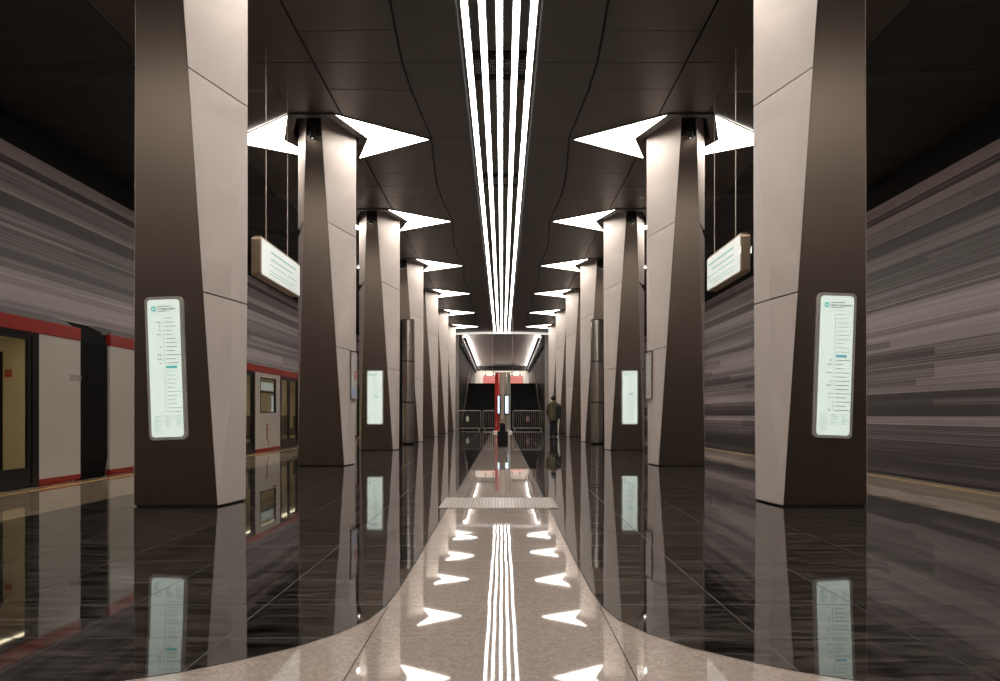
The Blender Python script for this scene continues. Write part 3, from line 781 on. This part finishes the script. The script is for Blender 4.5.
# white transverse trim, slightly arched; its glow stands in for strip light
r = tag(empty('end_trim_bar', (0, YEND-.06, H)), 'thin white trim bar with added glow across the end of the hall above the stairs', 'trim bar')
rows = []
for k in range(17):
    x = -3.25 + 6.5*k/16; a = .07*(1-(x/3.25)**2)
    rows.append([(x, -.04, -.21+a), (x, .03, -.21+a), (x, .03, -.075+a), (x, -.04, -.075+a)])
MB().rows(rows).build('diffuser', 'bar', r)  # no lamp: trim with the light on it put in as emission
rows = [[(x, y+.0, z+.05) for x, y, z in ((row[0][0], .031, row[0][2]-.06), (row[0][0], .07, row[0][2]-.06), (row[0][0], .07, row[0][2]+.10), (row[0][0], .031, row[0][2]+.10))] for row in rows]
MB().rows(rows).build('back_rail', 'frame', r)

YT, ZT = 57.0, 3.60; YB = 76.0
mb = MB(); n = 24; pts = []
y0 = YEND + .35
for k in range(n):
    ya = y0 + (YT-y0)*k/n; z1 = ZT*(k+1)/n
    mb.box(-2.85, 2.85, ya, YT+.01, ZT*k/n, z1 - .015); mb.box(-2.85, 2.85, ya-.02, ya+.30, z1-.02, z1)
structure(mb.build('floor_stairs', 'step'))
mb = MB(); mb.box(-OW-.3, OW+.3, YT, YB+.3, ZT-.25, ZT); mb.box(-OW-.3, OW+.3, YEND+.3, YT, -.25, -.0)
structure(mb.build('floor_landing', 'step'))
for s, nm in ((-1, 'left'), (1, 'right')):
    mb = MB(); mb.box(min(s*OW, s*(OW+.3)), max(s*OW, s*(OW+.3)), YEND+.3, YB, 0, 7.2)
    # stepped upper cladding that shows as a dark serrated edge beside the ceiling
    for k in range(12):
        ya = YEND+.6 + k*2.35; mb.box(min(s*2.76, s*OW), max(s*2.76, s*OW), ya, ya+1.15, 5.75-.02*k, 7.0)
    structure(mb.build('wall_stairs_' + nm, 'hall_wall'))
def zhall(y): return 6.74 - (y-YEND)*0.0195
mb = MB()
for k in range(40):
    ya, yb = YEND+.3 + (YB-YEND-.3)*k/40, YEND+.3 + (YB-YEND-.3)*(k+.93)/40
    mb.add([(-2.74, ya, zhall(ya)), (2.74, ya, zhall(ya)), (2.74, yb, zhall(yb)), (-2.74, yb, zhall(yb)), (-2.74, ya, zhall(ya)+.03), (2.74, ya, zhall(ya)+.03), (2.74, yb, zhall(yb)+.03), (-2.74, yb, zhall(yb)+.03)],
           [(0,3,2,1),(4,5,6,7),(0,1,5,4),(1,2,6,5),(2,3,7,6),(3,0,4,7)])
structure(mb.build('ceiling_stairs', 'hall_ceiling'))
mb = MB(); mb.box(-OW-.3, OW+.3, YEND+.3, YB+.3, 7.0, 7.2); structure(mb.build('ceiling_stairs_void', 'ceil_dark'))
for s, nm in ((-1, 'left'), (1, 'right')):
    r = tag(empty('cove_light', (s*2.56, (YEND+YB)/2, zhall((YEND+YB)/2))), 'bright cove light along the %s edge of the ceiling above the stairs' % nm, 'cove light', 'cove lights over the stairs')
    cy = (YEND+YB)/2; cz = zhall(cy); ya, yb = YEND+.8, YB-.3
    mb = MB(); mb.rows([[(s*x, y-cy, zhall(y)-cz+z) for x, z in ((.00, -.33), (.10, -.33), (.10, -.29), (.00, -.29))] for y in (ya, yb)]); mb.build('lamp', 'cove', r)
    mb = MB(); mb.rows([[(s*x, y-cy, zhall(y)-cz+z) for x, z in ((-.06, -.36), (.12, -.36), (.12, -.335), (-.06, -.335))] for y in (ya, yb)]); mb.build('rail', 'frame', r)
# arched dark beam and the pale wall under it
rows = []
for k in range(17):
    x = -2.95 + 5.9*k/16; a = .38*(1-(x/2.95)**2)
    rows.append([(x, YB-2.4, 5.74), (x, YB-2.1, 5.74), (x, YB-2.1, 6.10+a), (x, YB-2.4, 6.10+a)])
structure(MB().rows(rows).build('trim_arched_beam', 'hall_wall'))
mb = MB(); mb.box(-OW-.3, OW+.3, YB, YB+.3, 0, 7.2); structure(mb.build('wall_landing', 'hall_back'))
r = tag(empty('landing_light', (0, YB-1.1, 5.95)), 'pale light panel behind the arched beam on the upper landing', 'ceiling light')
mb = MB(); mb.box(-2.5, 2.5, -.25, .25, -.03, .0); mb.build('diffuser', 'landing', r)
mb = MB(); mb.box(-2.55, 2.55, -.3, .3, .0, .05); mb.build('housing', 'frame', r)
for s, nm in ((-1, 'left'), (1, 'right')):
    cx = (-1.28 if s < 0 else 1.42)
    r = tag(empty('red_sign', (cx, 70.0, 4.45)), 'pale red lit sign board hanging over the %s half of the stair top' % nm, 'sign', 'red signs over the stairs')
    R = rrect(1.28 if s < 0 else 1.34, 1.0, .02, 2)
    MB().rows([[(p[0], -.06, p[1]) for p in R], [(p[0], .0, p[1]) for p in R]]).build('lit_face', 'red_sign', r)
    R = rrect(1.32 if s < 0 else 1.38, 1.04, .02, 2)
    MB().rows([[(p[0], .001, p[1]) for p in R], [(p[0], .07, p[1]) for p in R]]).build('case', 'frame', r)
    mb = MB()
    for q in (-.4, .4): mb.box(q-.09, q+.09, -.02, .05, .52, .66); mb.tube([(q, .02, .66), (q, .02, zhall(70.0)-4.45)], .012, 6)
    mb.build('hanger', 'core', r)
# stair handrails
for s, nm in ((-1, 'left'), (1, 'right')):
    r = tag(empty('handrail', (s*2.72, y0, 0)), 'steel handrail along the %s side of the dark stairs' % nm, 'handrail', 'stair handrails')
    dz = ZT/(YT-y0)
    for hh, nm2 in ((.95, 'rail'), (.65, 'rail')):
        mb = MB(); mb.tube([(0, -.15, hh-.05), (0, 0, hh), (0, YT-y0, hh+ZT), (0, YT-y0+.8, hh+ZT)], .035, 8); mb.build('rail', 'steel', r)
    for k in range(7):
        yy = (YT-y0)*k/6
        mb = MB(); mb.tube([(0, yy, yy*dz), (0, yy, yy*dz+.95)], .025, 8); mb.build('post', 'steel', r)

# ------------------------------------------------------------------ information pylon in the middle
PY = 39.0
r = tag(empty('information_pylon', (0.06, PY, 0)), 'tall information pylon with a red wing, a steel middle and two small screens', 'information pylon')
def wing(sx, m, name):
    a = Vector((sx*.235, -.17)); b = Vector((sx*.42, .20)); n_ = Vector((-(b-a).y, (b-a).x)).normalized()*.03
    loop = [a-n_, b-n_, b+n_, a+n_]
    return MB().rows([[(p.x, p.y, z) for p in loop] for z in (.10, 3.38)]).build(name, m, r, bevel=.008)
def screen(cx, hw, yaw):
    bz = MB().rows([[(-hw, -.03, z), (hw, -.03, z), (hw, .03, z), (-hw, .03, z)] for z in (1.02, 2.14)]).build('screen_bezel', 'black', r)
    bz.location = (cx, -.235, 0); bz.rotation_euler = (0, 0, yaw)
    MB().rows([[(-hw+.035, -.036, z), (hw-.035, -.036, z), (hw-.035, -.029, z), (-hw+.035, -.029, z)] for z in (1.09, 2.07)]).build('screen', 'screen', bz)
wl = wing(-1, 'pylon_red', 'red_wing'); wing(1, 'pylon_grey', 'grey_wing')
screen(-.215, .085, -.5); screen(.215, .125, .35)
text_mesh('sos_lettering', 'SOS', .17, 'white', wl, (-.36, -.02, .36), (math.radians(90), math.radians(-90), -1.107))
mb = MB(); n = 16
mb.rows([[(.20*math.cos(k*math.tau/n), .20*math.sin(k*math.tau/n), z) for k in range(n)] for z in (.10, 3.38)]); mb.build('steel_middle', 'pylon_mid', r, smooth=False)
mb = MB(); mb.poly([(-.53, -.22), (.53, -.22), (.53, .36), (-.53, .36)], 0, .10); mb.build('base', 'white', r, bevel=.015)
mb = MB(); mb.poly([(-.60, -.06), (.60, -.06), (.60, .06), (-.60, .06)], 3.38, 3.43); mb.build('top_plate', 'steel', r)
for x in (-.58, .57):
    mb = MB(); mb.tube([(x, 0, 3.43), (x, 0, H-.07)], .012, 6); mb.build('suspension_cable', 'cable', r)
# black litter bin in front of it
r = tag(empty('litter_bin', (0.05, 21.65, 0.0015)), 'black square litter bin with a narrow neck on the light granite band', 'litter bin')
mb = MB(); mb.rows([[(x*k, y*k, z) for x, y in ((-.168, -.168), (.168, -.168), (.168, .168), (-.168, .168))] for z, k in ((.02, .97), (.49, 1.0))]); mb.build('body', 'black', r, bevel=.012)
mb = MB(); mb.box(-.15, .15, -.15, .15, 0, .02); mb.build('foot', 'rubber', r)
mb = MB(); mb.rows([[(x*k, y*k, z) for x, y in ((-.085, -.085), (.085, -.085), (.085, .085), (-.085, .085))] for z, k in ((.49, 1.15), (.54, 1.0), (.70, .95), (.75, .7))]); mb.build('neck', 'black', r, bevel=.01)

# ------------------------------------------------------------------ barriers before the stairs
def barrier(x0, x1, nm, plaque):
    cx = (x0+x1)/2; r = tag(empty('crowd_barrier', (cx, 45.9, 0)), nm, 'barrier', 'barriers before the stairs')
    a, b = x0-cx, x1-cx
    mb = MB(); mb.tube([(a, 0, .12), (a, 0, 1.22), (a+.06, 0, 1.28), (b-.06, 0, 1.28), (b, 0, 1.22), (b, 0, .12), (a, 0, .12)], .028, 8); mb.build('frame', 'fence', r)
    n = int((b-a)/.125)
    for k in range(1, n):
        x = a + (b-a)*k/n; mb = MB(); mb.tube([(x, 0, .12), (x, 0, 1.27)], .010, 6); mb.build('bar', 'fence', r)
    for x in (a+.12, b-.12):
        mb = MB(); mb.box(x-.03, x+.03, -.33, .33, 0.0, .03); mb.box(x-.02, x+.02, -.02, .02, .03, .13); mb.build('foot', 'fence', r)
    if plaque:
        m, px = plaque; R = [(px-cx+.11*math.cos(k*math.tau/16), .74+.20*math.sin(k*math.tau/16)) for k in range(16)]
        MB().rows([[(x, -.05, z) for x, z in R], [(x, -.03, z) for x, z in R]]).build('oval_plaque', m, r)
barrier(-3.10, -1.40, 'grey metal crowd barrier with a pale oval plaque at the left', ('plaque_w', -2.28))
barrier(-1.26, 0.50, 'grey metal crowd barrier partly behind the information pylon', None)
barrier(0.74, 2.74, 'grey metal crowd barrier with a dull red plaque at the right', ('plaque_r', 1.72))

# ------------------------------------------------------------------ person walking away
def skinned(name, nodes, edges, m, parent=None, sub=2, root=0):
    me = bpy.data.meshes.new(name); me.from_pydata([n[0] for n in nodes], edges, []); me.update()
    o = bpy.data.objects.new(name, me); COL.objects.link(o)
    sk = o.modifiers.new('skin', 'SKIN'); sk.use_smooth_shade = True
    for i, n in enumerate(nodes):
        q = n[1] if isinstance(n[1], tuple) else (n[1], n[1])
        me.skin_vertices[0].data[i].radius = q; me.skin_vertices[0].data[i].use_root = (i == root)
    sb = o.modifiers.new('sub', 'SUBSURF'); sb.levels = sub; sb.render_levels = sub
    me.materials.append(M[m])
    dg = bpy.context.evaluated_depsgraph_get(); me2 = bpy.data.meshes.new_from_object(o.evaluated_get(dg))
    o.modifiers.clear(); o.data = me2; me2.name = name
    for p in me2.polygons: p.use_smooth = True
    if not me2.materials: me2.materials.append(M[m])
    if parent: o.parent = parent
    return o
PX, PYY = 2.38, 31.6
pn = [((0, 0, 1.00), .09), ((0, .01, 1.25), .11), ((0, .0, 1.48), .11), ((0, .03, 1.585), .062), ((0, .05, 1.66), .068), ((0, .055, 1.75), .098), ((0, .05, 1.83), .075),
      ((-.09, 0, .92), .07), ((-.10, -.02, .50), .066), ((-.105, .0, .09), .045), ((-.11, .13, .045), .04),
      ((.09, 0, .92), .07), ((.10, .06, .50), .066), ((.10, -.05, .10), .045), ((.11, .08, .045), .04),
      ((-.19, 0, 1.47), .07), ((-.27, -.03, 1.20), .055), ((-.25, .12, 1.02), .040), ((-.16, .18, .97), .036),
      ((.19, 0, 1.47), .07), ((.27, -.03, 1.20), .055), ((.25, .12, 1.02), .040), ((.16, .18, .97), .036)]
pe = [(0, 1), (1, 2), (2, 3), (3, 4), (4, 5), (5, 6), (0, 7), (7, 8), (8, 9), (9, 10), (0, 11), (11, 12), (12, 13), (13, 14), (2, 15), (15, 16), (16, 17), (17, 18), (2, 19), (19, 20), (20, 21), (21, 22)]
person = skinned('person', pn, pe, 'skin')
person.location = (PX, PYY, 0.0)
tag(person, 'person in an olive parka, dark trousers and black hat walking away at the right', 'person')
def ell(cx, cy, rx, ry, z, n=20): return [(cx+rx*math.cos(k*math.tau/n), cy+ry*math.sin(k*math.tau/n), z) for k in range(n)]
mb = MB()      # parka: body from hem to collar, and two sleeves that end in the pockets
mb.rows([ell(0, -.01, .185, .135, .80), ell(0, -.01, .232, .170, .74), ell(0, -.01, .236, .174, .78), ell(0, -.01, .222, .168, .95), ell(0, -.01, .208, .160, 1.12), ell(0, -.01, .215, .165, 1.28),
         ell(0, -.01, .222, .160, 1.40), ell(0, -.005, .205, .140, 1.49), ell(0, 0, .150, .115, 1.55), ell(0, .01, .095, .095, 1.60), ell(0, .02, .085, .085, 1.625)])
for q in (-1, 1):
    mb.tube([(q*.15, 0, 1.50), (q*.215, -.01, 1.455), (q*.26, -.02, 1.33), (q*.285, -.03, 1.19), (q*.275, .05, 1.09), (q*.235, .13, 1.03), (q*.18, .165, .985)], [.06, .088, .086, .082, .078, .070, .062], 14)
mb.build('parka', 'parka', person, smooth=True)
hn = [((-.12, -.07, 1.545), .055), ((0, -.125, 1.545), .080), ((.12, -.07, 1.545), .055), ((-.11, .04, 1.575), .045), ((.11, .04, 1.575), .045)]
skinned('parka_hood', hn, [(0, 1), (1, 2), (0, 3), (2, 4)], 'parka', person, root=1)
mb = MB()
mb.rows([ell(0, 0, .19, .14, .72), ell(0, 0, .19, .145, .82), ell(0, 0, .16, .12, 1.0)])
for q, foot, knee in ((-1, 0.0, -.01), (1, -.045, .045)):
    mb.rows([ell(q*.098, foot, .080, .085, .055), ell(q*.098, foot, .092, .096, .075), ell(q*.098, foot*.8, .084, .090, .25), ell(q*.098, knee, .090, .098, .50), ell(q*.095, 0, .102, .118, .72), ell(q*.09, 0, .098, .115, .86)])
mb.build('trousers', 'trousers', person, smooth=True)
MB().rows([ell(0, .035, rx, ry, z) for z, rx, ry in ((1.665, .07, .075), (1.70, .098, .10), (1.75, .108, .112), (1.80, .105, .11))]).build('hair', 'hat', person, smooth=True)
for q, nd in ((-1, [((-.105, -.045, .055), .055), ((-.11, .06, .05), .052), ((-.115, .16, .038), .04)]), (1, [((.10, -.085, .065), .055), ((.105, .02, .05), .052), ((.11, .11, .038), .04)])):
    skinned('shoe', nd, [(0, 1), (1, 2)], 'black', person)
MB().rows([ell(0, .042, rx, ry, z) for z, rx, ry in ((1.735, .113, .122), (1.745, .119, .128), (1.79, .119, .128), (1.795, .114, .122), (1.84, .098, .106), (1.87, .066, .072), (1.885, .02, .02))]).build('knit_hat', 'hat', person, smooth=True)
bag = tag(empty('shoulder_bag', (PX+.20, PYY-.275, 1.15)), 'black bag slung at the right side of the person in the parka', 'bag')
mb = MB()
mb.rows([[(p[0], p[1]*1.0, z) for p in ((-w_, -d_), (w_, -d_), (w_, d_), (-w_, d_))] for z, w_, d_ in ((-.31, .105, .05), (-.27, .125, .075), (.0, .13, .08), (.22, .12, .075), (.29, .09, .045))]); mb.build('pouch', 'bag', bag, bevel=.03, seg=3)
mb = MB(); mb.rows([[(x, y, z) for x, y in ((-.085, -.096), (.085, -.096), (.085, -.078), (-.085, -.078))] for z in (-.22, .0)]); mb.build('front_pocket', 'bag', bag, bevel=.008)
mb = MB(); mb.tube([(-.03, .06, .25), (-.05, .12, .34), (-.06, .20, .405), (-.06, .30, .415), (-.05, .40, .34), (-.03, .46, .18)], .020, 8); mb.build('strap', 'bag', bag)
